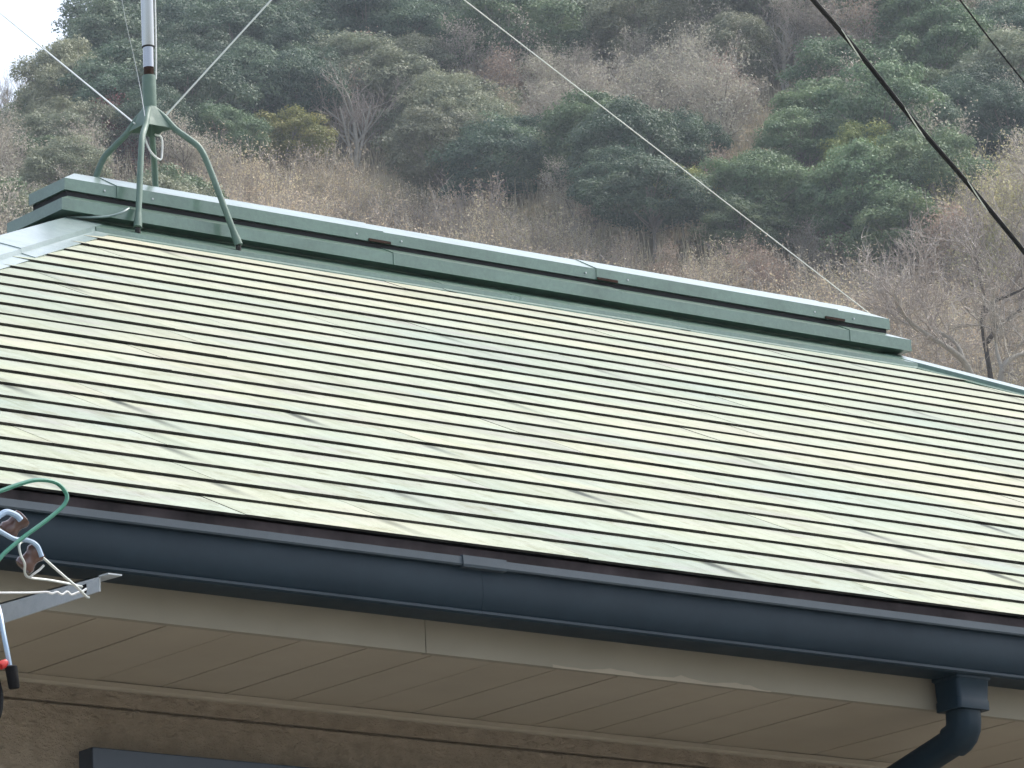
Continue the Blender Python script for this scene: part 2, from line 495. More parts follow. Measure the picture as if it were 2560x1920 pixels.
# riser under the vent tier, the vent tier, a black block painting the shade of the vent slot, the cap
MB().extrude_x([(YR-.105, .5*YR-.06), (YR-.105, 2.034), (YR+.105, 2.034), (YR+.105, .5*YR-.06)], AX0-.06, AX1+.02).build('ridge_riser', M_RIDGE, roof)
tier('ridge_tier_sheet', 8.066, 11.482, .157, 2.0275, 2.0645, 2.0645+.157*.5, [9.313, 10.212, 11.218], True, M_RIDGE, lap=.012)
MB().extrude_x([(YR-.094, 2.07), (YR-.094, 2.135), (YR+.094, 2.135), (YR+.094, 2.07)], 8.122, 11.43).build('ridge_vent_shade', M_VENT_SHADE, roof)
tier('ridge_cap_sheet', 8.112, 11.44, .102, 2.112, 2.149, 2.149+.102*.55, [8.33, 9.275, 10.194, 11.176], True, M_RIDGE, lap=.03)
for xj in (8.33, 9.275, 10.194, 11.176):   # nail heads either side of each cap joint
    for dx in (-.075, .10):
        MB().tube([(xj+dx, YR-.106, 2.128), (xj+dx, YR-.101, 2.128)], .0032, 8).build('nail_head', M_GALV, roof)
for xj in (9.275, 10.194, 11.176):        # folded clips at the lower edge of each cap joint
    MB().box(xj-.03, xj+.055, YR-.1095, YR-.1045, 2.1105, 2.119).build('ridge_clip', M_RUST, roof)

# ---- hip covers
def hip_cover(mirror_x, mirror_y, mt):
    js = [12.17, 10.66, 9.22, 7.78, 6.34, 4.90, 4.0]
    def P3(a, t, h, side):
        # a = offset from the hip line towards one slope, t = X+Y of the unmirrored left front hip
        x, y = (t+XL+a)/2, (t-XL-a)/2
        z = TP*y + h
        if side: x, y = XL+y, x-XL
        if mirror_x: x = XL+XR-x
        if mirror_y: y = YB-y
        return (x, y, z)
    for i in range(len(js)-1):
        b = MB()
        d0, d1 = .0, .003
        ta, tb = js[i]+.0, js[i+1]-.06
        rings = []
        for t, d in ((ta, d0), (tb, d1)):
            sec = [(.196, .0125), (.140, .0145), (.137, .0285), (0, .0285)]
            prof = [P3(a, t, h+d, 0) for a, h in sec] + [P3(a, t, h+d, 1) for a, h in sec[-2::-1]]
            prof += [P3(.190, t, .007, 1), P3(0, t, .004, 0), P3(.190, t, .007, 0)]
            rings.append(prof)
        b.loft(rings)
        b.build('hip_cover_sheet', mt, roof)
hip_cover(False, False, M_RIDGE2)
hip_cover(True, False, M_RIDGE)
hip_cover(False, True, M_RIDGE)
hip_cover(True, True, M_RIDGE)

# ---- eave: drip edge, fascia, soffit, gutter on four sides
sides = [(lambda x, y, z: (XL+x, y, z), LX), (lambda x, y, z: (XR-y, x, z), LY),
         (lambda x, y, z: (XR-x, YB-y, z), LX), (lambda x, y, z: (XL+y, YB-x, z), LY)]
def sweep(prof, fr, x0, x1):
    return MB().loft([[fr(x0, y, z) for y, z in prof], [fr(x1, y, z) for y, z in prof]])
def mitre(prof, fr, L):
    return MB().loft([[fr(y, y, z) for y, z in prof], [fr(L-y, y, z) for y, z in prof]])
fas = None
GP = [(-.0985, -.046), (-.104, -.048), (-.1055, -.063), (-.103, -.0665), (-.0935, -.0685), (-.0938, -.076), (-.0952, -.084), (-.0966, -.094), (-.0972, -.106),
      (-.0970, -.118), (-.0960, -.129), (-.0940, -.139), (-.0910, -.148), (-.0878, -.1545), (-.0865, -.157), (-.0915, -.159), (-.0925, -.1645), (-.088, -.1685), (-.02, -.1695), (.006, -.1665), (.011, -.155), (.012, -.03)]
def thick(pl, t):
    pl = [np.array(p) for p in pl]; out = []
    for i in range(len(pl)):
        d = pl[min(i+1, len(pl)-1)]-pl[max(i-1, 0)]; d /= np.linalg.norm(d)
        out.append(pl[i]+t*np.array([-d[1], d[0]]))
    return [tuple(p) for p in pl]+[tuple(p) for p in out[::-1]]
GPT = thick(GP, .0025)
fascia = MB().box(XL+.045, XR-.045, .05, .06, -.2, -.03).build('fascia', M_FASCIA, house)
soffit_bed = MB().box(XL+.05, XR-.05, .052, YB-.052, -.205, -.2).build('soffit', M_SOFFIT, house)
gutter = empty('gutter', (0, 0, 0), house); gutter.location = (0, 0, 0)
gutter_root = gutter
for si, (fr, L) in enumerate(sides):
    mitre([(.004, .0035), (.003, -.022), (.03, -.024), (.03, .0115)], fr, L).build('drip_edge', M_DRIP, roof)
    fp = [(.025, -.036), (.025, -.2335), (.044, -.2335), (.044, -.036)]
    if si == 0:
        xs = [.025, 6.4575-XL, 6.4595-XL+3.64, 10.1-XL+3.64, L-.025]
        cuts = [.025, 6.458-XL, 10.098-XL, 13.74-XL, L-.025]
        for i in range(4):
            a, b = cuts[i], cuts[i+1]
            sweep(fp, fr, a+(.0012 if i else 0), b-(.0012 if i < 3 else 0)).build('fascia_board', M_FASCIA, fascia)
        gc = [-.104, 6.525-XL, 10.15-XL, 13.78-XL, L+.104]
        for i in range(4):
            sweep(GPT, fr, gc[i]+.0003, gc[i+1]-.0003).build('gutter_section', M_GUTTER, gutter, smooth=True)
        for x in gc[1:4]:
            cl = [(-.0985, -.0425), (-.1075, -.0445), (-.1095, -.064), (-.1075, -.0695), (-.0935, -.0705)]
            sweep(thick(cl, .003), fr, x-.058, x+.058).build('gutter_joint', M_LIP, gutter)
    else:
        mitre(fp, fr, L).build('fascia_board', M_FASCIA, fascia)
        sweep(GPT, fr, -.104, L+.104).build('gutter_section', M_GUTTER, gutter)
# paler rolled lip of the front gutter
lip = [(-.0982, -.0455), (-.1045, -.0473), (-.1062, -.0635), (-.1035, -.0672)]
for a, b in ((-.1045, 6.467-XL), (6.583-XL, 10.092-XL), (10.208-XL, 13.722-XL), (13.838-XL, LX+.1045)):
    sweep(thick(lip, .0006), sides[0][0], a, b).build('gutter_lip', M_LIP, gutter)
# flaked paint along the fascia foot, baring the tan board below
xs_ = np.linspace(6.80, 7.42, 32)
top_ = [-.2335+max(.0008, .0045+.0035*math.sin(11*x)+.003*math.sin(37*x+1)+random.gauss(0, .0012)+(.006 if 7.15 < x < 7.38 else 0)) for x in xs_]
pp = MB()
for i in range(len(xs_)-1):
    pp.add([(xs_[i], .0240, -.2345), (xs_[i+1], .0240, -.2345), (xs_[i+1], .0240, top_[i+1]), (xs_[i], .0240, top_[i]),
            (xs_[i], .0249, -.2345), (xs_[i+1], .0249, -.2345), (xs_[i+1], .0249, top_[i+1]), (xs_[i], .0249, top_[i])],
           [(0, 1, 2, 3), (3, 2, 6, 7), (0, 4, 5, 1)])
pp.build('flaked_paint', M_SOFFIT, fascia)

# soffit boards, front
WY = .62
bx = 5.824 - .1705*10
i = 0
while bx < XR-.2:
    a, b = bx+.0022, bx+.1705-.0022
    if a > XL+.06:
        MB().box(a, min(b, XR-.06), .046, WY-.002, -.2262+random.gauss(0, .0004), -.206).build('soffit_board', M_SOFFIT, soffit_bed)
    bx += .1705
for (x0, x1, y0, y1) in ((XL+.06, XL+.62, WY+.002, YB-.05), (XR-.62, XR-.06, WY+.002, YB-.05), (XL+.622, XR-.622, YB-.62, YB-.05)):
    MB().box(x0, x1, y0, y1, -.226, -.206).build('soffit_board', M_SOFFIT, soffit_bed)

# walls
wall = MB().box(XL+.64, XR-.64, WY+.014, YB-.634, GZ-.05, -.206).build('wall', M_SIDING, house)
zt = -.2262
rows = [-.2262, -.2835]+[-.2835-.455*i for i in range(1, 9)]
WIN = (5.955, 7.62, -1.53, -.384)
for r in range(len(rows)-1):
    ztp, zbt = rows[r], max(rows[r+1], GZ)
    xs = [XL+.62, XL+.62+4.2+(r % 2)*1.2]
    while xs[-1] < XR-.62-3.03: xs.append(xs[-1]+3.03)
    xs.append(XR-.62)
    for i in range(len(xs)-1):
        MB().box(xs[i]+.0015, xs[i+1]-.0015, WY, WY+.012, zbt+.0045, ztp-.001).build('siding_board', M_SIDING, wall, bevel=.0025)
MB().extrude_x([(WY-.014, -.2275), (WY-.0145, -.2385), (WY-.010, -.2425), (WY-.0005, -.2445), (WY-.0005, -.2275)], XL+.62, XR-.62).build('soffit_trim', M_TRIM, wall)
# window under the eave
win = empty('window', (0, 0, 0), house)
def winbox(name, x0, x1, y0, y1, z0, z1, m, bev=.003):
    return MB().box(x0, x1, y0, y1, z0, z1).build(name, m, win, bevel=bev)
wx0, wx1, wz0, wz1 = WIN
winbox('window_frame', wx0, wx1, WY-.055, WY+.01, wz1-.05, wz1, M_ALU)
winbox('window_frame', wx0, wx1, WY-.065, WY+.01, wz0, wz0+.04, M_ALU)
winbox('window_frame', wx0, wx0+.035, WY-.055, WY+.01, wz0+.0405, wz1-.0505, M_ALU)
winbox('window_frame', wx1-.035, wx1, WY-.055, WY+.01, wz0+.0405, wz1-.0505, M_ALU)
xm = (wx0+wx1)/2
winbox('window_frame', xm-.025, xm+.025, WY-.045, WY-.002, wz0+.0405, wz1-.0505, M_ALU)
winbox('window_pane', wx0+.036, xm-.0255, WY-.030, WY-.022, wz0+.041, wz1-.051, M_GLASS, 0)
winbox('window_pane', xm+.0255, wx1-.036, WY-.036, WY-.028, wz0+.041, wz1-.051, M_GLASS, 0)

# downspout
dsp = empty('downspout', (0, 0, 0), house)
def rrect(cx, cy, hx, hy, r, z, n=4):
    out = []
    for qx, qy, a0 in ((1, 1, 0), (-1, 1, 90), (-1, -1, 180), (1, -1, 270)):
        for i in range(n+1):
            a = math.radians(a0+90*i/n)
            out.append((cx+qx*(hx-r)+r*math.cos(a), cy+qy*(hy-r)+r*math.sin(a), z))
    return out
cx, cy = 7.945, -.037
MB().loft([rrect(cx, cy, .054, .046, .008, -.1675), rrect(cx, cy, .054, .046, .008, -.174), rrect(cx, cy, .0495, .0425, .009, -.178), rrect(cx, cy, .0470, .041, .010, -.222),
           rrect(cx, cy, .049, .0425, .010, -.225), rrect(cx, cy, .049, .0425, .010, -.2455), rrect(cx, cy, .046, .040, .010, -.2465)]).build('downspout_outlet', M_GUTTER, dsp, smooth=True)
p0 = at_x(2398, 1822, cx); p1 = at_x(2243, 1922, cx)
dirp = (p1-p0)/np.linalg.norm(p1-p0)
pa = np.array([cx, cy, -.243]); pc = np.array([cx, cy, -.30])
# the sloping leg runs from under the outlet back to the wall
tY = (WY-.06-cy)/dirp[1]; pe = pc+dirp*tY
path = [pa, pc+np.array([0, 0, .03])] + [pc+np.array([0, 0, .03])*(1-t)**2+dirp*.04*t**2 for t in (.25, .5, .75, 1.0)]
def sq_tube(path, h, r, name, parent):
    rings = []
    path = [np.array(p) for p in path]
    for i, p in enumerate(path):
        t = path[min(i+1, len(path)-1)]-path[max(i-1, 0)]; t /= np.linalg.norm(t)
        ex = np.array([1.0, 0, 0]); ey = np.cross(t, ex); ey /= np.linalg.norm(ey)
        rings.append([p+ex*a+ey*b for a, b, _ in rrect(0, 0, h, h, r, 0, 5)])
    MB().loft(rings).build(name, M_GUTTER, parent, smooth=True)
sq_tube(path, .0365, .026, 'downspout_elbow', dsp)
sq_tube([path[-1]-dirp*.012, pe-dirp*.04], .0315, .024, 'downspout_pipe', dsp)
e2 = [pe-dirp*.055]+[pe+(-dirp*.04)*(1-t)**2+np.array([0, 0, -.04])*t**2 for t in (0, .25, .5, .75, 1)]
sq_tube(e2, .0345, .025, 'downspout_elbow', dsp)
sq_tube([pe+np.array([0, 0, -.035]), np.array([cx, pe[1], GZ+.03])], .0315, .024, 'downspout_pipe', dsp)

# fix the empties so that their children keep world coordinates
for e in (gutter, win, dsp):
    pass

# ------------------------------------------------------------------ roof mast on its four-legged stand
MX, MY = 8.497, 4.1
mast = tag(empty('roof_mast', (MX, MY, 1.99)), 'steel antenna pole in green four-legged stand straddling the roof ridge', 'antenna mast')
feet = [(8.313, 3.905), (8.671, 3.889), (8.655, 4.305), (8.325, 4.300)]
prof = [(.07, 2.452), (.17, 2.425), (.30, 2.382), (.45, 2.347), (.58, 2.312), (.68, 2.25), (.84, 2.12)]
for i, (fx, fy) in enumerate(feet):
    fz = TP*(fy if fy < YR else YB-fy)+.0345
    pts = [(MX+(fx-MX)*a, MY+(fy-MY)*a, z) for a, z in prof]+[(fx, fy, fz+.012)]
    pts = spline(pts, 5)
    leg = MB().tube(pts, .0098, 12).build('leg', M_STAND, mast, smooth=True)
    dv = pts[-1]-pts[-3]; dv /= np.linalg.norm(dv)
    MB().tube([pts[-1]-dv*.05, pts[-1]-dv*.02, pts[-1]+dv*.004], [.0101, .0128, .0132], 12).build('foot', M_STAND, leg, smooth=True)
    MB().tube([(fx, fy, fz-.0105), (fx, fy, fz+.008)], .0085, 8).build('foot_bolt', M_DECK, leg)
# flared hub: four folded gusset plates between the legs
hubm = MB()
ang = [math.atan2(fy-MY, fx-MX) for fx, fy in feet]
top = []; mid = []; bot = []
for i in range(4):
    a0, a1 = ang[i], ang[(i+1) % 4]
    while a1 < a0: a1 += 2*math.pi
    for t in (0, .25, .5, .75):
        a = a0+(a1-a0)*t
        fold = 1-.42*math.sin(math.pi*t)
        top.append((MX+.0225*math.cos(a), MY+.0225*math.sin(a), 2.462))
        mid.append((MX+.044*fold**.5*math.cos(a), MY+.044*fold**.5*math.sin(a), 2.436))
        zz = 2.386+.005*math.sin(math.pi*t)
        bot.append((MX+.079*fold*math.cos(a), MY+.079*fold*math.sin(a), zz))
inn = [tuple(np.array(p)*.0+np.array([MX, MY, p[2]])+ (np.array(p)-np.array([MX, MY, p[2]]))*.95) for p in bot]
inn2 = [(MX+(p[0]-MX)*.9, MY+(p[1]-MY)*.9, p[2]-.003) for p in mid]
hubm.loft([top, mid, bot, inn, inn2, [(MX+(p[0]-MX)*.85, MY+(p[1]-MY)*.85, 2.455) for p in top]])
hubm.build('hub', M_STAND, mast, smooth=True)
def ring(r, z, n=20): return [(MX+r*math.cos(2*math.pi*i/n), MY+r*math.sin(2*math.pi*i/n), z) for i in range(n)]
MB().loft([ring(.0205, 2.44), ring(.0215, 2.46), ring(.0215, 2.563), ring(.0205, 2.566)]).build('socket', M_STAND, mast, smooth=True)
MB().loft([ring(.0155, 2.55), ring(.0155, 2.594)]).build('rusty_collar', M_RUST, mast, smooth=True)
MB().loft([ring(.0172, 2.593), ring(.0172, 2.668)]).build('pole', M_STEEL, mast, smooth=True)
MB().loft([ring(.0188, 2.66), ring(.0198, 2.664), ring(.0198, 4.55), ring(.018, 4.555)]).build('pole', M_STEEL, mast, smooth=True)
MB().loft([ring(.0200, 2.659), ring(.0200, 2.663)]).build('pole_joint_ring', M_DECK, mast, smooth=True)
lead = spline([(MX+.021, MY-.012, 4.4), (MX+.0225, MY-.012, 3.2), (MX+.0215, MY-.012, 2.75), (MX+.0195, MY-.013, 2.62), (MX+.0180, MY-.012, 2.555)], 6)
MB().tube(lead, .0026, 8).build('antenna_lead', M_WHITEC, mast, smooth=True)
# hanging hook of the lead under the hub
hk = spline([(MX-.012, MY+.03, 2.40), (MX+.01, MY+.02, 2.33), at_y(399, 399, MY+.02), at_y(405, 385, MY+.02), at_y(404, 345, MY+.02), (MX+.03, MY+.02, 2.385)], 6)
MB().tube(hk, .0032, 8).build('lead_loop', M_WHITEC, mast, smooth=True)

# thin cable on the roof, looping from the near leg over the hip
cb = [at_y(322, 521, 3.925), at_y(305, 531, 3.915), at_y(270, 541, 3.93), at_y(225, 543, 3.95), at_y(180, 543, 3.98), at_y(150, 549, 4.01), at_y(118, 557, 4.05), at_y(92, 567, 4.09)]
cbl = MB().tube(spline(cb, 6), .0035, 8).build('antenna_cable', M_RIDGE2, smooth=True)
tag(cbl, 'thin grey-green cable lying along the end of the roof ridge', 'cable')

# ------------------------------------------------------------------ wires
def wire(name, pts, r, m, label, cat, group=None, sag=0.0, n=24, seg=6):
    a, b = np.array(pts[0]), np.array(pts[-1])
    if len(pts) == 2:
        path = [a+(b-a)*t+np.array([0, 0, -4*sag*t*(1-t)]) for t in np.linspace(0, 1, n)]
    else: path = spline(pts, 8)
    return tag(MB().tube(path, r, seg).build(name, m, smooth=True), label, cat, group)
hub_l = np.array([MX-.05, MY+.01, 2.405]); hub_r = np.array([MX+.045, MY+.03, 2.42])
wire('stay_wire', [hub_l, at_dist(-420, -312, 26)], .0026, M_WIRE, 'steel stay wire rising from the mast stand towards the hill crest', 'wire')
wire('stay_wire', [hub_r, at_dist(1010, -364, 16.6)], .0031, M_WIRE, 'thick pale stay wire slanting up from the mast stand over the woods', 'wire')
wire('stay_wire', [at_dist(760, -310, 16.5), at_dist(2205, 808, 20.6)], .0021, M_WIRE, 'long thin stay wire slanting down across the woods to behind the ridge', 'wire')
wire('antenna_cable', [at_dist(292, -70, 15.2), at_dist(316, 60, 15.25), at_dist(333, 135, 15.3), at_dist(350, 217, 15.3), at_dist(362, 290, 15.25)], .0012, M_GALV, 'faint slack cable hanging just behind the mast pole', 'cable')
# twisted overhead cables
def twisted(pts, r, label):
    path = spline(pts, 14)
    root = tag(empty('overhead_cable', tuple(path[0])), label, 'cable', None)
    MB().tube(path, r, 8).build('cable_core', M_BLACK, root, smooth=True)
    hel = []
    L = 0
    for i, p in enumerate(path):
        if i: L += np.linalg.norm(path[i]-path[i-1])
    n = 420; P_ = np.array(path); acc = np.r_[0, np.cumsum(np.linalg.norm(np.diff(P_, axis=0), axis=1))]
    for q in np.linspace(0, acc[-1], n):
        c = np.array([np.interp(q, acc, P_[:, k]) for k in range(3)])
        a = q*2*math.pi/.55
        hel.append(c+(r+.0018)*(math.cos(a)*np.array([.6, .3, .74])+math.sin(a)*np.array([.79, -.4, -.47])))
    MB().tube(hel, .0028, 5).build('messenger_wire', M_WIRE, root, smooth=True)
src = [(1960, -86), (2033, 0), (2139, 122), (2282, 300), (2417, 456), (2560, 629), (2700, 806)]
twisted([at_dist(u, v, 19+i*.35) for i, (u, v) in enumerate(src)], .0098, 'black twisted overhead cable with pale messenger wire before the hill')
wire('overhead_cable', [at_dist(2330, -88, 24), at_dist(2400, 0, 24.3), at_dist(2470, 92, 24.6), at_dist(2560, 205, 25), at_dist(2700, 380, 25.6)], .0045, M_BLACK, 'thin plain black overhead cable beyond the twisted one', 'cable')

# ------------------------------------------------------------------ service bracket, insulators and drop wires at the eave
BXX = 5.29
brk = tag(empty('service_bracket', (BXX, .6, -.29)), 'galvanised steel angle bracket sticking out below the gutter', 'bracket')
tb = [(-.502, -.290, -.3215), (-.137, -.273, -.3155), (.05, -.268, -.315), (WY-.004, -.262, -.315)]
pl = MB()
pl.loft([[(BXX-.002, y, zb), (BXX+.002, y, zb), (BXX+.002, y, zt_), (BXX-.002, y, zt_)] for y, zt_, zb in tb])
pl.build('plate', M_GALV, brk)
fl = MB()
fl.loft([[(BXX-.002, y, zt_-.003), (BXX+.03, y, zt_-.003), (BXX+.03, y, zt_), (BXX-.002, y, zt_)] for y, zt_, zb in [(-.535, -.2915, 0)]+tb])
fl.build('top_flange', M_GALV, brk)
MB().box(BXX-.02, BXX+.04, WY-.006, WY-.001, -.36, -.23).build('wall_plate', M_GALV, brk)
MB().box(BXX-.0035, BXX-.0015, -.458, -.444, -.315, -.298).build('slot', M_BLACK, brk)
def insulator(c, axis, label):
    c = np.array(c); axis = np.array(axis, float); axis /= np.linalg.norm(axis)
    t = [-.024, -.022, -.014, -.006, 0, .006, .014, .022, .024]
    r = [.013, .0185, .0205, .0165, .0155, .0165, .0205, .0185, .013]
    return tag(MB().tube([c+axis*q for q in t], r, 16).build('insulator', M_PORC, smooth=True), label, 'insulator')
yI = -.56
i1 = at_y(36, 1312, yI); i2 = at_y(76, 1397, yI)
insulator(i1, (.5, -.3, .55), 'brown porcelain insulator with white wrap, upper one beside the gutter')
insulator(i2, (.45, -.3, .6), 'brown porcelain insulator tied to the bracket end by bare wire')
def cabl(name, px, y, r, m, label, cat='wire', n=8):
    pts = [at_y(u, v, y if np.isscalar(y) else y[i]) for i, (u, v) in enumerate(px)]
    return tag(MB().tube(spline(pts, n), r, 8).build(name, m, smooth=True), label, cat)
cabl('service_cable', [(-60, 1245), (0, 1228), (50, 1210), (95, 1200), (140, 1207), (166, 1235), (160, 1262), (120, 1298), (60, 1342), (20, 1375), (0, 1396), (-40, 1450)], -.6, .0042, M_GREENC, 'green insulated cable looping up beside the gutter', 'cable')
cabl('service_cable', [(-70, 1296), (-20, 1316), (10, 1334), (38, 1348), (70, 1351), (92, 1364), (102, 1386), (104, 1392)], [-.585]*8, .0048, M_BLUEC, 'pale blue cable wrapped round the lower insulator', 'cable')
cabl('service_cable', [(-60, 1330), (-20, 1306), (0, 1288), (18, 1280), (40, 1288), (52, 1300)], [-.585]*6, .0060, M_BLUEC, 'pale blue cable wrapped over the upper insulator', 'cable')
cabl('tie_wire', [(60, 1352), (48, 1362), (52, 1388), (62, 1410), (62, 1432), (74, 1444), (120, 1450), (165, 1458), (205, 1467)], [-.58, -.59, -.59, -.585, -.57, -.55, -.53, -.51, -.47], .0024, M_WIRE, 'grey tie wire hooked from lower insulator to bracket slot')
cabl('tie_wire', [(103, 1390), (112, 1398), (150, 1432), (190, 1466), (214, 1490), (222, 1494)], [-.58, -.575, -.56, -.54, -.515, -.50], .0026, M_WIRE, 'straight tie wire running from lower insulator down to bracket foot')
cabl('tie_wire', [(74, 1444), (84, 1435), (98, 1425), (110, 1413)], [-.55, -.56, -.565, -.57], .0024, M_WHITEC, 'short bent wire tail under the lower insulator')
cabl('tie_wire', [(-60, 1481), (0, 1482), (60, 1482), (100, 1481), (118, 1480), (130, 1484), (142, 1480), (155, 1486), (168, 1479), (178, 1487), (192, 1482), (206, 1478), (216, 1472)], -.52, .0022, M_WHITEC, 'white tie wire twisted along the bracket plate', n=5)
cabl('service_cable', [(-10, 1500), (0, 1535), (8, 1580), (17, 1625), (24, 1662), (27, 1675)], [-.36, -.40, -.42, -.43, -.43, -.43], .0050, M_BLUEC, 'pale blue cable hanging below the bracket to a black connector', 'cable')
cn = tag(empty('cable_connector', tuple(at_y(32, 1720, -.43))), 'small black cable connector with red collar hanging below the bracket', 'connector')
c0, c1 = at_y(27, 1664, -.43), at_y(36, 1722, -.43)
MB().tube([c0, c0+(c1-c0)*.06, c0+(c1-c0)*.5, c0+(c1-c0)*.94, c1], [.008, .0125, .0118, .0112, .009], 10).build('connector_body', M_BLACK, cn, smooth=True)
rr = at_y(7, 1661, -.435)
MB().tube([rr+np.array([-.006, 0, -.004]), rr, rr+np.array([.008, 0, .006])], [.0075, .009, .006], 10).build('red_cap', M_RED, cn, smooth=True)
cabl('service_cable', [(-60, 1640), (-20, 1680), (-6, 1720), (-2, 1752), (-8, 1790), (-30, 1820)], -.42, .0085, M_BLACK, 'thick black cable hanging behind the red capped connector', 'cable')

# ------------------------------------------------------------------ trees and brush on the hill
def leaf_material(name, cols, trans=.25, rough=.55):
    m = bpy.data.materials.new(name); m.use_nodes = True
    n, l = m.node_tree.nodes, m.node_tree.links
    n.clear()
    out = n.new('ShaderNodeOutputMaterial')
    geo = n.new('ShaderNodeNewGeometry'); oi = n.new('ShaderNodeObjectInfo')
    at = n.new('ShaderNodeAttribute'); at.attribute_name = 'clump'
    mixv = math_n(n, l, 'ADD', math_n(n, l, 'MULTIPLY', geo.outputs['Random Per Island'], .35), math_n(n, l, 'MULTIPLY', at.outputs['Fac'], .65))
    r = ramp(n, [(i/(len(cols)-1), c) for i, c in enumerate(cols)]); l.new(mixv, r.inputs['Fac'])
    hv = n.new('ShaderNodeHueSaturation')
    hr = n.new('ShaderNodeMapRange'); hr.inputs['To Min'].default_value = .482; hr.inputs['To Max'].default_value = .518
    l.new(oi.outputs['Random'], hr.inputs['Value']); l.new(hr.outputs[0], hv.inputs['Hue'])
    vr = n.new('ShaderNodeMapRange'); vr.inputs['To Min'].default_value = .78; vr.inputs['To Max'].default_value = 1.25
    l.new(math_n(n, l, 'FRACT', math_n(n, l, 'MULTIPLY', oi.outputs['Random'], 13.7)), vr.inputs['Value']); l.new(vr.outputs[0], hv.inputs['Value'])
    l.new(r.outputs['Color'], hv.inputs['Color'])
    d = n.new('ShaderNodeBsdfPrincipled'); d.inputs['Roughness'].default_value = rough; d.inputs['Specular IOR Level'].default_value = .3
    l.new(hv.outputs['Color'], d.inputs['Base Color'])
    if trans > 0:
        t = n.new('ShaderNodeBsdfTranslucent'); l.new(hv.outputs['Color'], t.inputs['Color'])
        ms = n.new('ShaderNodeMixShader'); ms.inputs[0].default_value = trans
        l.new(d.outputs[0], ms.inputs[1]); l.new(t.outputs[0], ms.inputs[2]); l.new(ms.outputs[0], out.inputs['Surface'])
    else: l.new(d.outputs[0], out.inputs['Surface'])
    return m
def bark(name, a, b): return soil_material(name, [a, tuple((x+y)/2 for x, y in zip(a, b)), b], 6)
M_BARK = bark('grey_bark', (.17, .155, .135), (.29, .265, .235))
M_PALEBARK = bark('pale_bark', (.33, .31, .27), (.50, .475, .42))
M_DARKBARK = bark('dark_bark', (.05, .044, .038), (.10, .088, .075))

def quads_mesh(name, centers, normals, sizes, aspect, clump, mats, extra=None):
    """leaf cards: one small folded-free quad per leaf, or extra twig prisms"""
    c = np.asarray(centers); n = np.asarray(normals); n = n/np.linalg.norm(n, axis=1, keepdims=True)
    k = len(c)
    r = rng.normal(size=(k, 3)); a = np.cross(n, r); a /= np.linalg.norm(a, axis=1, keepdims=True); b = np.cross(n, a)
    s = np.asarray(sizes)[:, None]
    v = np.stack([c-a*s, c-b*s*aspect, c+a*s, c+b*s*aspect], 1).reshape(-1, 3)
    me = bpy.data.meshes.new(name)
    me.vertices.add(4*k); me.vertices.foreach_set('co', v.ravel())
    me.loops.add(4*k); me.loops.foreach_set('vertex_index', np.arange(4*k))
    me.polygons.add(k); me.polygons.foreach_set('loop_start', np.arange(0, 4*k, 4)); me.polygons.foreach_set('loop_total', np.full(k, 4))
    at = me.attributes.new('clump', 'FLOAT', 'FACE'); at.data.foreach_set('value', np.asarray(clump, dtype=np.float32))
    for m in mats: me.materials.append(m)
    me.update(); me.validate()
    return me
def prisms_mesh(name, p0, p1, r0, r1, clump, m):
    """three-sided tapered twigs"""
    p0, p1 = np.asarray(p0), np.asarray(p1); k = len(p0)
    t = p1-p0; t /= np.linalg.norm(t, axis=1, keepdims=True)+1e-9
    r = rng.normal(size=(k, 3)); a = np.cross(t, r); a /= np.linalg.norm(a, axis=1, keepdims=True); b = np.cross(t, a)
    vs_ = []
    for P_, R_ in ((p0, r0), (p1, r1)):
        R2 = np.asarray(R_)[:, None]
        for j in range(3):
            an = 2*math.pi*j/3
            vs_.append(P_+R2*(math.cos(an)*a+math.sin(an)*b))
    v = np.stack(vs_, 1).reshape(-1, 3)
    q = np.array([[0, 1, 4, 3], [1, 2, 5, 4], [2, 0, 3, 5]])
    f = (np.arange(k)[:, None, None]*6+q[None]).reshape(-1, 4)
    nf = len(f)
    me = bpy.data.meshes.new(name)
    me.vertices.add(6*k); me.vertices.foreach_set('co', v.ravel())
    me.loops.add(4*nf); me.loops.foreach_set('vertex_index', f.ravel())
    me.polygons.add(nf); me.polygons.foreach_set('loop_start', np.arange(0, 4*nf, 4)); me.polygons.foreach_set('loop_total', np.full(nf, 4))
    at = me.attributes.new('clump', 'FLOAT', 'FACE'); at.data.foreach_set('value', np.repeat(np.asarray(clump, dtype=np.float32), 3))
    me.materials.append(m); me.update(); me.validate()
    return me
def unit(v): return v/np.linalg.norm(v)

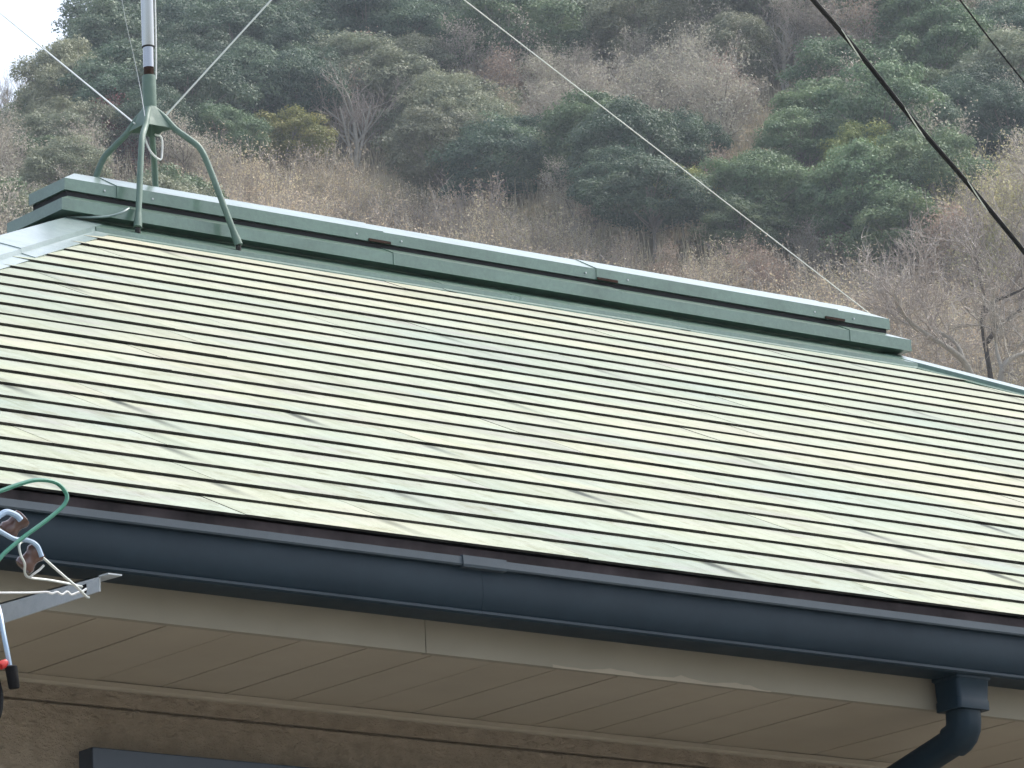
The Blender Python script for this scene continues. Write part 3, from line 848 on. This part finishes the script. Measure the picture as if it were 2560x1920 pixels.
def evergreen_proto(h, rx, nclump, nleaf, lsize, m_leaf, flat=.8, m_bark=None):
    """returns trunk mesh and crown mesh, base at the origin, height h, crown radius rx"""
    tr = MB()
    lean = rng.normal(size=2)*.04*h
    tr.tube(spline([(0, 0, -.6), (lean[0]*.3, lean[1]*.3, h*.3), (lean[0], lean[1], h*.75)], 5), list(np.linspace(.035*h*.6, .012*h*.6, 11)), 7)
    cz = h*.58; rz = h*.44
    cs, ns, sz, cl = [], [], [], []
    cen = []
    for i in range(nclump):
        for _ in range(40):
            d = unit(rng.normal(size=3)); 
            if d[2] < -.55: continue
            rr_ = rng.uniform(.55, 1.0)**.6
            bulge = 1+.22*math.sin(3*math.atan2(d[1], d[0])+i*.01)+.12*math.sin(5*d[2]+1)
            p = np.array([d[0]*rx*bulge, d[1]*rx*bulge, d[2]*rz])*rr_+np.array([lean[0], lean[1], cz])
            if all(np.linalg.norm(p-q) > .36*rx for q in cen[-14:]): break
        cen.append(p)
        crad = rx*rng.uniform(.24, .42)
        tone = rng.uniform(0, 1)
        k = nleaf
        dirs = rng.normal(size=(k, 3)); dirs /= np.linalg.norm(dirs, axis=1, keepdims=True)
        dirs[:, 2] = np.where(dirs[:, 2] < -.35, -dirs[:, 2]*.6, dirs[:, 2])
        rad = crad*rng.uniform(.55, 1.05, size=(k, 1))
        pos = p+dirs*rad*np.array([1, 1, flat])
        nn = dirs*.8+rng.normal(size=(k, 3))*.45+np.array([0, 0, .35])
        cs.append(pos); ns.append(nn); sz.append(rng.uniform(.6, 1.25, k)*lsize)
        cl.append(np.clip(tone*.75+.25*(dirs[:, 2]*.5+.5)+rng.normal(size=k)*.06, 0, 1))  # upper leaves of each clump get paler tones, painting light from above
        if i % 3 == 0:
            b0 = np.array([lean[0]*.5, lean[1]*.5, h*rng.uniform(.25, .5)])
            tr.tube([b0, (b0+p)/2+rng.normal(size=3)*.1, p], [.009*h, .006*h, .003*h], 5)
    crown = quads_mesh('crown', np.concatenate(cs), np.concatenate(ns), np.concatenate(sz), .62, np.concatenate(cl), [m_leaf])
    return tr.mesh('trunk', m_bark or M_BARK, True), crown

def bare_proto(h, spread, m_twig, m_bark, nl=7, up=.55, dens=1.0, leaves=None, lsize=.07, trunk_split=.3, rs=1.0):
    tr = MB()
    segs0, segs1, ra, rb, cl = [], [], [], [], []
    lv = []
    def grow(p, d, L, r, lev):
        n = 3; q = np.array(p, float); dd_ = np.array(d, float); path = [q.copy()]; rr_ = [r]
        for i in range(n):
            dd_ = unit(dd_+rng.normal(size=3)*.16+np.array([0, 0, up*.14]))
            q = q+dd_*L/n; path.append(q.copy()); rr_.append(r*(1-.5*(i+1)/n))
        if lev <= 1: tr.tube(path, rr_, 6 if lev == 0 else 5, caps=False)
        else:
            tone = rng.uniform(0, 1)
            for i in range(n):
                segs0.append(path[i]); segs1.append(path[i+1]); ra.append(rr_[i]); rb.append(rr_[i+1]); cl.append(tone)
        if lev >= 3: lv.append(q); return
        kids = {0: nl, 1: 6, 2: int(7*dens)}[lev]
        for j in range(kids):
            t = rng.uniform(.35 if lev else trunk_split, 1.0)
            ii = min(int(t*n), n-1); fp = t*n-ii
            b = path[ii]*(1-fp)+path[ii+1]*fp
            side = unit(np.cross(dd_, rng.normal(size=3)))
            nd = unit(dd_*rng.uniform(.45, .95)+side*spread*rng.uniform(.6, 1.15)+np.array([0, 0, up*.35]))
            grow(b, nd, L*rng.uniform(.45, .68)*(1.0 if lev else .9), max(r*(1-.5*t)*rng.uniform(.45, .6), .0085), lev+1)
    base = unit(np.array([rng.normal()*.12, rng.normal()*.12, 1]))
    grow(np.array([0, 0, -.5]), base, h*.62, .021*h*.75*rs, 0)
    for _ in range(2):
        grow(np.array([rng.normal()*.1, rng.normal()*.1, -.4]), unit(base+rng.normal(size=3)*.3*np.array([1, 1, .2])), h*.5, .014*h*.75*rs, 0)
    crown = prisms_mesh('crown', segs0, segs1, ra, rb, cl, m_twig)
    lm = None
    if leaves is not None:
        tips = np.array(lv); k = len(tips)*5
        c = np.repeat(tips, 5, 0)+rng.normal(size=(k, 3))*.2
        lm = quads_mesh('leaves', c, rng.normal(size=(k, 3)), rng.uniform(.6, 1.3, k)*lsize, .6, rng.uniform(0, 1, k), [leaves])
    return tr.mesh('trunk', m_bark, True), crown, lm

def brush_proto(h, rad, nst, m_stem, m_leaf, nleaf, lsize, droop=.15):
    s0, s1, ra, rb, cl = [], [], [], [], []
    cs, ns, sz, lc = [], [], [], []
    for i in range(nst):
        a = rng.uniform(0, 2*math.pi); r0 = rad*rng.uniform(0, 1)**.5*.75
        p = np.array([r0*math.cos(a), r0*math.sin(a), -.3])
        d = unit(np.array([math.cos(a)*droop*rng.uniform(0, 2), math.sin(a)*droop*rng.uniform(0, 2), 1])+rng.normal(size=3)*.09)
        L = h*rng.uniform(.55, 1.05); tone = rng.uniform(0, 1)
        q = p
        for j in range(4):
            d = unit(d+rng.normal(size=3)*.09); q2 = q+d*L/4
            s0.append(q); s1.append(q2); ra.append(.016*(1-.2*j)); rb.append(.016*(1-.2*(j+1))); cl.append(tone)
            if j >= 1:
                for _ in range(3):
                    sd_ = unit(d+rng.normal(size=3)*.55); e = q+(q2-q)*rng.uniform(0, 1)
                    s0.append(e); s1.append(e+sd_*rng.uniform(.2, .5)*h/3); ra.append(.009); rb.append(.005); cl.append(tone)
                k = nleaf
                cs.append(q+(q2-q)*rng.uniform(0, 1, (k, 1))+rng.normal(size=(k, 3))*.16*np.array([1, 1, 1.2])); ns.append(rng.normal(size=(k, 3))+np.array([0, 0, .2]))
                sz.append(rng.uniform(.6, 1.3, k)*lsize); lc.append(np.clip(tone+rng.normal(size=k)*.15, 0, 1))
            q = q2
    st = prisms_mesh('stems', s0, s1, ra, rb, cl, m_stem)
    lf = quads_mesh('leaves', np.concatenate(cs), np.concatenate(ns), np.concatenate(sz), .4, np.concatenate(lc), [m_leaf])
    return st, lf

L_DARK = leaf_material('dark_evergreen_leaf', [(0.041, 0.076, 0.053), (0.068, 0.118, 0.076), (0.103, 0.158, 0.097), (0.158, 0.214, 0.124)])
L_MID = leaf_material('mid_green_leaf', [(0.066, 0.113, 0.066), (0.113, 0.178, 0.093), (0.166, 0.238, 0.118), (0.251, 0.310, 0.159)])
L_YEL = leaf_material('yellow_green_leaf', [(0.100, 0.138, 0.044), (0.188, 0.225, 0.069), (0.300, 0.325, 0.106), (0.425, 0.388, 0.138)])
L_GREY = leaf_material('grey_twig', [(0.251, 0.218, 0.192), (0.370, 0.330, 0.284), (0.489, 0.443, 0.383)], 0)
L_BROWN = leaf_material('withered_brown_leaf', [(0.220, 0.161, 0.122), (0.335, 0.258, 0.193), (0.450, 0.361, 0.270), (0.541, 0.450, 0.321)], .3)
L_GREYLEAF = leaf_material('withered_grey_leaf', [(0.235, 0.214, 0.179), (0.345, 0.317, 0.255), (0.442, 0.407, 0.324), (0.400, 0.414, 0.290)], .3)
L_RED = leaf_material('reddish_leaf', [(.10, .045, .038), (.17, .075, .058), (.22, .11, .08)], .3)
L_TAN = leaf_material('tan_brush_leaf', [(0.383, 0.310, 0.218), (0.554, 0.462, 0.323), (0.713, 0.607, 0.422), (0.581, 0.554, 0.356)], .3)
L_STRAW = leaf_material('straw_bamboo_leaf', [(0.322, 0.287, 0.138), (0.483, 0.437, 0.230), (0.632, 0.575, 0.333), (0.460, 0.483, 0.230)], .3)
L_OLIVE = leaf_material('olive_grey_leaf', [(0.108, 0.128, 0.087), (0.168, 0.195, 0.128), (0.242, 0.262, 0.168), (0.323, 0.323, 0.215)])

PROTO = {}
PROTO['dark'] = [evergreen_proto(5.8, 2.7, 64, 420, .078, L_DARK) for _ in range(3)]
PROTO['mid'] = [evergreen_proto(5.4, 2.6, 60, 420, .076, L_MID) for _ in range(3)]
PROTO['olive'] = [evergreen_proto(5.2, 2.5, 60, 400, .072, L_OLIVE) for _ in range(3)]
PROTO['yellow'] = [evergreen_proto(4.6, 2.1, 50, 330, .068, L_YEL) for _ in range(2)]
PROTO['grey'] = [bare_proto(6.0, .8, L_GREY, M_BARK, leaves=L_GREYLEAF, lsize=.06) for _ in range(3)]
PROTO['brown'] = [bare_proto(4.9, .8, L_GREY, M_BARK, leaves=L_BROWN, lsize=.06) for _ in range(3)]
PROTO['pale'] = [bare_proto(7.0, .8, L_GREY, M_PALEBARK, nl=6, dens=.6, rs=1.5) for _ in range(2)]
PROTO['crest'] = [bare_proto(5.0, .6, L_GREY, M_BARK, nl=6, up=.9, dens=.8) for _ in range(2)]
PROTO['red'] = [bare_proto(4.2, .8, L_GREY, M_BARK, leaves=L_RED, lsize=.065)]
PROTO['tan'] = [brush_proto(2.6, 1.5, 60, L_GREY, L_TAN, 12, .05) for _ in range(3)]
PROTO['straw'] = [brush_proto(3.0, 1.4, 70, L_GREY, L_STRAW, 16, .055) for _ in range(2)]

NAMES = {'dark': ('evergreen_tree', 'dark green evergreen tree with dense rounded crown on the hillside', 'tree', 'dark evergreen trees on the hill'),
 'mid': ('evergreen_tree', 'fresh mid-green evergreen tree with clumped crown on the hillside', 'tree', 'mid-green evergreen trees on the hill'),
 'olive': ('evergreen_tree', 'dull olive-green evergreen tree on the hillside', 'tree', 'olive evergreen trees on the hill'),
 'yellow': ('evergreen_tree', 'low yellow-green leafy tree among darker trees on the hillside', 'tree', 'yellow-green trees on the hill'),
 'grey': ('bare_tree', 'grey-twigged leafless deciduous tree on the hillside', 'tree', 'grey bare trees on the hill'),
 'brown': ('bare_tree', 'deciduous tree with withered brown leaves on the hillside', 'tree', 'brown withered trees on the hill'),
 'pale': ('bare_tree', 'bare tree with pale forking trunk standing out from the hillside woods', 'tree', 'pale-trunked bare trees on the hill'),
 'crest': ('bare_tree', 'thin bare tree on the hill crest against the sky', 'tree', 'bare trees along the hill crest'),
 'red': ('bare_tree', 'small tree with reddish withered leaves behind the mast stand', 'tree', 'reddish trees behind the mast stand'),
 'tan': ('brush_shrub', 'tan withered upright shrub in the brush behind the roof ridge', 'shrub', 'tan shrubs behind the roof ridge'),
 'straw': ('brush_shrub', 'pale straw-yellow bushy shrub below the black overhead cable', 'shrub', 'straw-yellow shrubs on the hill')}
PARTN = {2: ('trunk', 'crown'), 3: ('trunk', 'crown', 'leaves')}
def plant(kind, s, d, sc, label=None, group=True, pi=None):
    nm, lb, ct, gp = NAMES[kind]
    pr = PROTO[kind]; pr = pr[random.randrange(len(pr)) if pi is None else pi]
    x, y = sd2xy(s, d); z = float(hill_h(s, d))
    root = empty(nm, (x, y, z))
    a = random.uniform(0, 2*math.pi)
    root.rotation_euler = (random.gauss(0, .05), random.gauss(0, .05), a)
    root.scale = (sc*random.uniform(.9, 1.12), sc*random.uniform(.9, 1.12), sc*random.uniform(.9, 1.1))
    names = ('stems', 'leaves') if kind in ('tan', 'straw') else PARTN[len([p for p in pr if p])]
    for pn, me_ in zip(names, [p for p in pr if p]):
        o = bpy.data.objects.new(pn, me_); COL.objects.link(o); o.parent = root
    if not label:
        sz_ = 'small ' if sc < .74 else 'large ' if sc > .92 else ''
        lb = sz_+lb.replace('small ', '') if sz_ else lb; gp = sz_+gp
    tag(root, label or lb, ct, None if label else gp)
    return root

def in_ell(u, v, e): return ((u-e[0])/e[2])**2+((v-e[1])/e[3])**2 < 1
REG = [  # where each kind grows, as patches of the wooded slope (centre and radii as seen against the slope)
 ('straw', [(2520, 470, 150, 170)]),
 ('yellow', [(1720, 405, 85, 60), (2190, 385, 95, 45), (740, 335, 80, 50)]),
  ('grey', [(1560, 190, 270, 110)]),
 ('dark', [(520, 130, 330, 150), (1640, 390, 110, 80), (1180, 430, 110, 60), (2420, 290, 130, 110), (2480, 70, 120, 60), (930, 60, 230, 60)]),
 ('mid', [(2060, 290, 160, 120), (1900, 440, 170, 75), (2260, 480, 110, 60), (1250, 60, 130, 60), (2330, 130, 180, 70), (580, 300, 70, 70), (1560, 330, 70, 60)]),
 ('olive', [(1080, 270, 170, 110), (1900, 110, 60, 40), (560, 410, 60, 40), (250, 230, 120, 60), (120, 290, 140, 60), (1700, 60, 110, 60), (650, 230, 80, 50)]),
 ('brown', [(1300, 210, 150, 90), (1500, 120, 110, 70), (1830, 320, 110, 70), (700, 150, 90, 50), (350, 330, 90, 70)]),
]
def kind_at(u, v):
    for kd, es in REG:
        if any(in_ell(u, v, e) for e in es): return kd
    # the brush belt behind the ridge
    ridge = 437+(u-180)*.173
    if v > ridge-95 and u > 480: return 'tan'
    q = random.random()
    return 'grey' if q < .42 else 'brown' if q < .6 else 'olive' if q < .83 else 'mid'

SPECIAL = [('dark', (1320, 500), 1.0, 'lone dark green round tree rising out of the tan brush', .62),
 ('pale', (890, 405), 1, 'bare tree with pale forking trunk above the brush belt', .85),
 ('pale', (1010, 390), 1, 'slim bare tree with pale upright branches beside the forked pale tree', .8),
 ('pale', (1970, 230), 1, 'bare fan-branched tree with thin grey trunks over green crowns', .8),
 ('red', (300, 430), 1, 'small tree with reddish withered leaves behind the mast stand', 1.0)]
def ground_from_px(u, v):
    dr = ray(u, v); f_ = dr[:2]@FA; s_ = dr[:2]@RA
    for d in np.arange(150, 330, .5):
        if CAM[2]+dr[2]/f_*d <= hill_h(s_/f_*d, d): return s_/f_*d, d
    return s_/f_*300, 300
for kd, (u, v), _, lb, sc in SPECIAL:
    s_, d_ = ground_from_px(u, v)
    plant(kd, s_, d_, sc, lb)

CLEAR = [(880, 405, 120), (1000, 395, 90), (1970, 235, 110), (1320, 500, 90), (300, 430, 60)]
pts = []
def far_enough(s, d, r):
    return all((s-a)**2+(d-b)**2 > (min(r, c)*1.0)**2 for a, b, c in pts)
cnt = {}
tries = 0
while tries < 19000:
    tries += 1
    d = random.uniform(172, 312)
    s = random.uniform(-.115*d-16, .118*d+16)
    dc = float(np.interp(s, _cs, _cd))
    if d > dc+6: continue
    x, y = sd2xy(s, d); z = float(hill_h(s, d))
    u, v, _ = project((x, y, z+3.3))
    kd = kind_at(u, v)
    vb = project((x, y, z+1.3))[1]
    if kd not in ('straw', 'tan') and u > 470 and vb > 437+(u-180)*.173-(100 if u < 1300 else 75):
        kd = 'tan' if u < 1300 or random.random() < .6 else 'brown'
    if kd == 'tan' and vb < 437+(u-180)*.173-110: kd = 'grey'
    if kd in ('tan', 'straw'): r = 1.65
    elif kd in ('brown', 'grey'): r = 2.25
    else: r = 2.6
    if d > dc-5 and s < -14: kd = 'crest'; r = 1.7
    if not far_enough(s, d, r): continue
    if kd != 'tan' and any(abs(u-a) < wd_ and v0 < project((x, y, z))[1] < v0+240 for a, v0, wd_ in CLEAR): continue
    inside = -120 < u < 2680 and -260 < v < 1050
    if not inside: r *= 1.75
    if not far_enough(s, d, r): continue
    if v > 470+(u-180)*.173+330: continue
    pts.append((s, d, r))
    cnt[kd] = cnt.get(kd, 0)+1
    if not inside: cnt['out'] = cnt.get('out', 0)+1
    low = kd == 'brown' and vb > 437+(u-180)*.173-90
    sc = {'crest': random.uniform(.45, .75), 'tan': random.uniform(.8, 1.3), 'straw': random.uniform(.9, 1.3), 'yellow': random.uniform(.7, 1.0)}.get(kd, random.uniform(.6, 1.05))
    if low: sc = random.uniform(.45, .65)
    if s < -13 and kd != 'crest': sc *= float(np.clip(.42+(dc-d)/55, .42, 1))
    plant(kd, s, d, sc)
print('plants', cnt)

# bare trees standing lower on the slope, past the right end of the roof
def limb_tree(limbs, dist, label, m, ntwig, seed):
    """limbs: polylines of (u, v, depth offset in m) with a base and tip radius; finer branches are grown from them"""
    global rng
    keep = rng; rng = np.random.default_rng(seed)
    tr = MB(); s0, s1, ra, rb, cl = [], [], [], [], []
    def grow(p, d, L, r, lev):
        q = np.array(p); tone = rng.uniform(0, 1)
        for i in range(4):
            d = unit(d+rng.normal(size=3)*.17+np.array([0, 0, .05])); q2 = q+d*L/4
            s0.append(q); s1.append(q2); ra.append(r*(1-.17*i)); rb.append(r*(1-.17*(i+1))); cl.append(tone)
            if lev < 2:
                for _ in range(2):
                    grow(q2, unit(d+rng.normal(size=3)*.6), L*rng.uniform(.4, .65), max(r*.5, .011), lev+1)
            q = q2
    base = None
    for pl, r0, r1 in limbs:
        P_ = spline([at_dist(u, v, dist+dz) for u, v, dz in pl], 5)
        tr.tube(P_, list(np.linspace(r0, r1, len(P_))), 7)
        if base is None: base = P_[0]
        for _ in range(ntwig):
            i = rng.integers(len(P_)//3, len(P_))
            t = unit(P_[min(i+1, len(P_)-1)]-P_[max(i-1, 0)])
            grow(P_[i], unit(t*.6+rng.normal(size=3)*.55+np.array([0, 0, .35])), rng.uniform(1.1, 2.4), .03, 0)
    cr = prisms_mesh('crown', s0, s1, ra, rb, cl, L_GREY)
    rng = keep
    root = tag(empty('bare_tree', tuple(base)), label, 'tree')
    link('trunk', tr.mesh('trunk', m, True), root); link('crown', cr, root)
DN = 168
limb_tree([([(2495, 1060, 0), (2484, 985, 0), (2470, 900, .2), (2456, 810, .4), (2460, 745, .6), (2446, 680, .9), (2440, 620, 1.1)], .105, .035),
           ([(2457, 790, .4), (2490, 752, 0), (2525, 738, -.4), (2570, 715, -.8)], .08, .03),
           ([(2468, 855, .3), (2500, 815, .8), (2560, 770, 1.4), (2610, 740, 2)], .09, .03)], DN, 'bare tree with dark upright trunk behind the right hip of the roof', M_DARKBARK, 9, 5)
limb_tree([([(2460, 1050, 0), (2425, 930, 0), (2385, 880, -.3), (2310, 832, -.6), (2262, 790, -.9), (2236, 735, -1.2)], .13, .05),
           ([(2415, 915, 0), (2390, 860, .5), (2330, 815, 1), (2310, 770, 1.3)], .08, .03),
           ([(2300, 828, -.6), (2262, 808, -.3), (2238, 806, 0)], .06, .03)], DN-3, 'bare tree with pale limbs leaning towards the ridge end', M_PALEBARK, 9, 11)
limb_tree([([(2500, 1060, 0), (2502, 960, 0), (2510, 915, 0), (2540, 890, .3), (2590, 880, .8)], .12, .06),
           ([(2506, 930, 0), (2490, 860, .5), (2500, 800, .9)], .07, .03)], DN-6, 'bare tree with pale arching trunk behind the right hip of the roof', M_PALEBARK, 6, 21)

# ground cover under the trees: low withered undergrowth
k = 130000
d = rng.uniform(165, 335, k); s = rng.uniform(-1, 1, k)*(.12*d+24)
keepm = d < np.interp(s, _cs, _cd)+8
d, s = d[keepm], s[keepm]; k = len(d)
x, y = sd2xy(s, d); z = hill_h(s, d)
c = np.stack([x, y, z+rng.uniform(.02, .7, k)], 1)
M_UNDER = leaf_material('undergrowth_leaf', [(0.125, 0.140, 0.086), (0.234, 0.218, 0.133), (0.390, 0.328, 0.218), (0.546, 0.468, 0.312)], .25)
ug = quads_mesh('undergrowth', c, rng.normal(size=(k, 3)), rng.uniform(.05, .14, k), .5, rng.uniform(0, 1, k), [M_UNDER])
tag(link('undergrowth', ug), 'low withered undergrowth covering the hillside between the trees', 'undergrowth', kind='stuff')

# upright dead stems of the brush belt between the shrubs
k = 45000
d = rng.uniform(172, 300, k); s = rng.uniform(-1, 1, k)*(.12*d+24)
keepm = d < np.interp(s, _cs, _cd)+4
d, s = d[keepm], s[keepm]; k = len(d)
x, y = sd2xy(s, d); z = hill_h(s, d)
p0 = np.stack([x, y, z-.1], 1)
p1 = p0+np.stack([rng.normal(size=k)*.25, rng.normal(size=k)*.25, rng.uniform(.8, 2.4, k)], 1)
st = prisms_mesh('dead_stems', p0, p1, np.full(k, .016), np.full(k, .007), rng.uniform(0, 1, k), M_STEM := leaf_material('dead_stem', [(0.317, 0.261, 0.193), (0.495, 0.413, 0.303), (0.632, 0.550, 0.398)], 0))
tag(link('dead_stems', st), 'thin upright dead stems of undergrowth all over the hillside', 'undergrowth', kind='stuff')

# ------------------------------------------------------------------ hazy air between the camera and the hill
hz = bpy.data.materials.new('hazy_air'); hz.use_nodes = True
hn, hl = hz.node_tree.nodes, hz.node_tree.links
hn.clear()
ho = hn.new('ShaderNodeOutputMaterial'); pv_ = hn.new('ShaderNodeVolumePrincipled')
pv_.inputs['Color'].default_value = (.80, .90, 1.0, 1); pv_.inputs['Density'].default_value = .0003; pv_.inputs['Anisotropy'].default_value = .2
hl.new(pv_.outputs[0], ho.inputs['Volume'])
hb = MB()
cor = [sd2xy(a, b) for a, b in ((-200, -60), (230, -60), (230, 460), (-200, 460))]
zb_, zt2 = GZ-4, 190
hb.add([(x, y, zb_) for x, y in cor]+[(x, y, zt2) for x, y in cor], [(0, 3, 2, 1), (4, 5, 6, 7), (0, 1, 5, 4), (1, 2, 6, 5), (2, 3, 7, 6), (3, 0, 4, 7)])
tag(hb.build('haze', hz), kind='stuff')
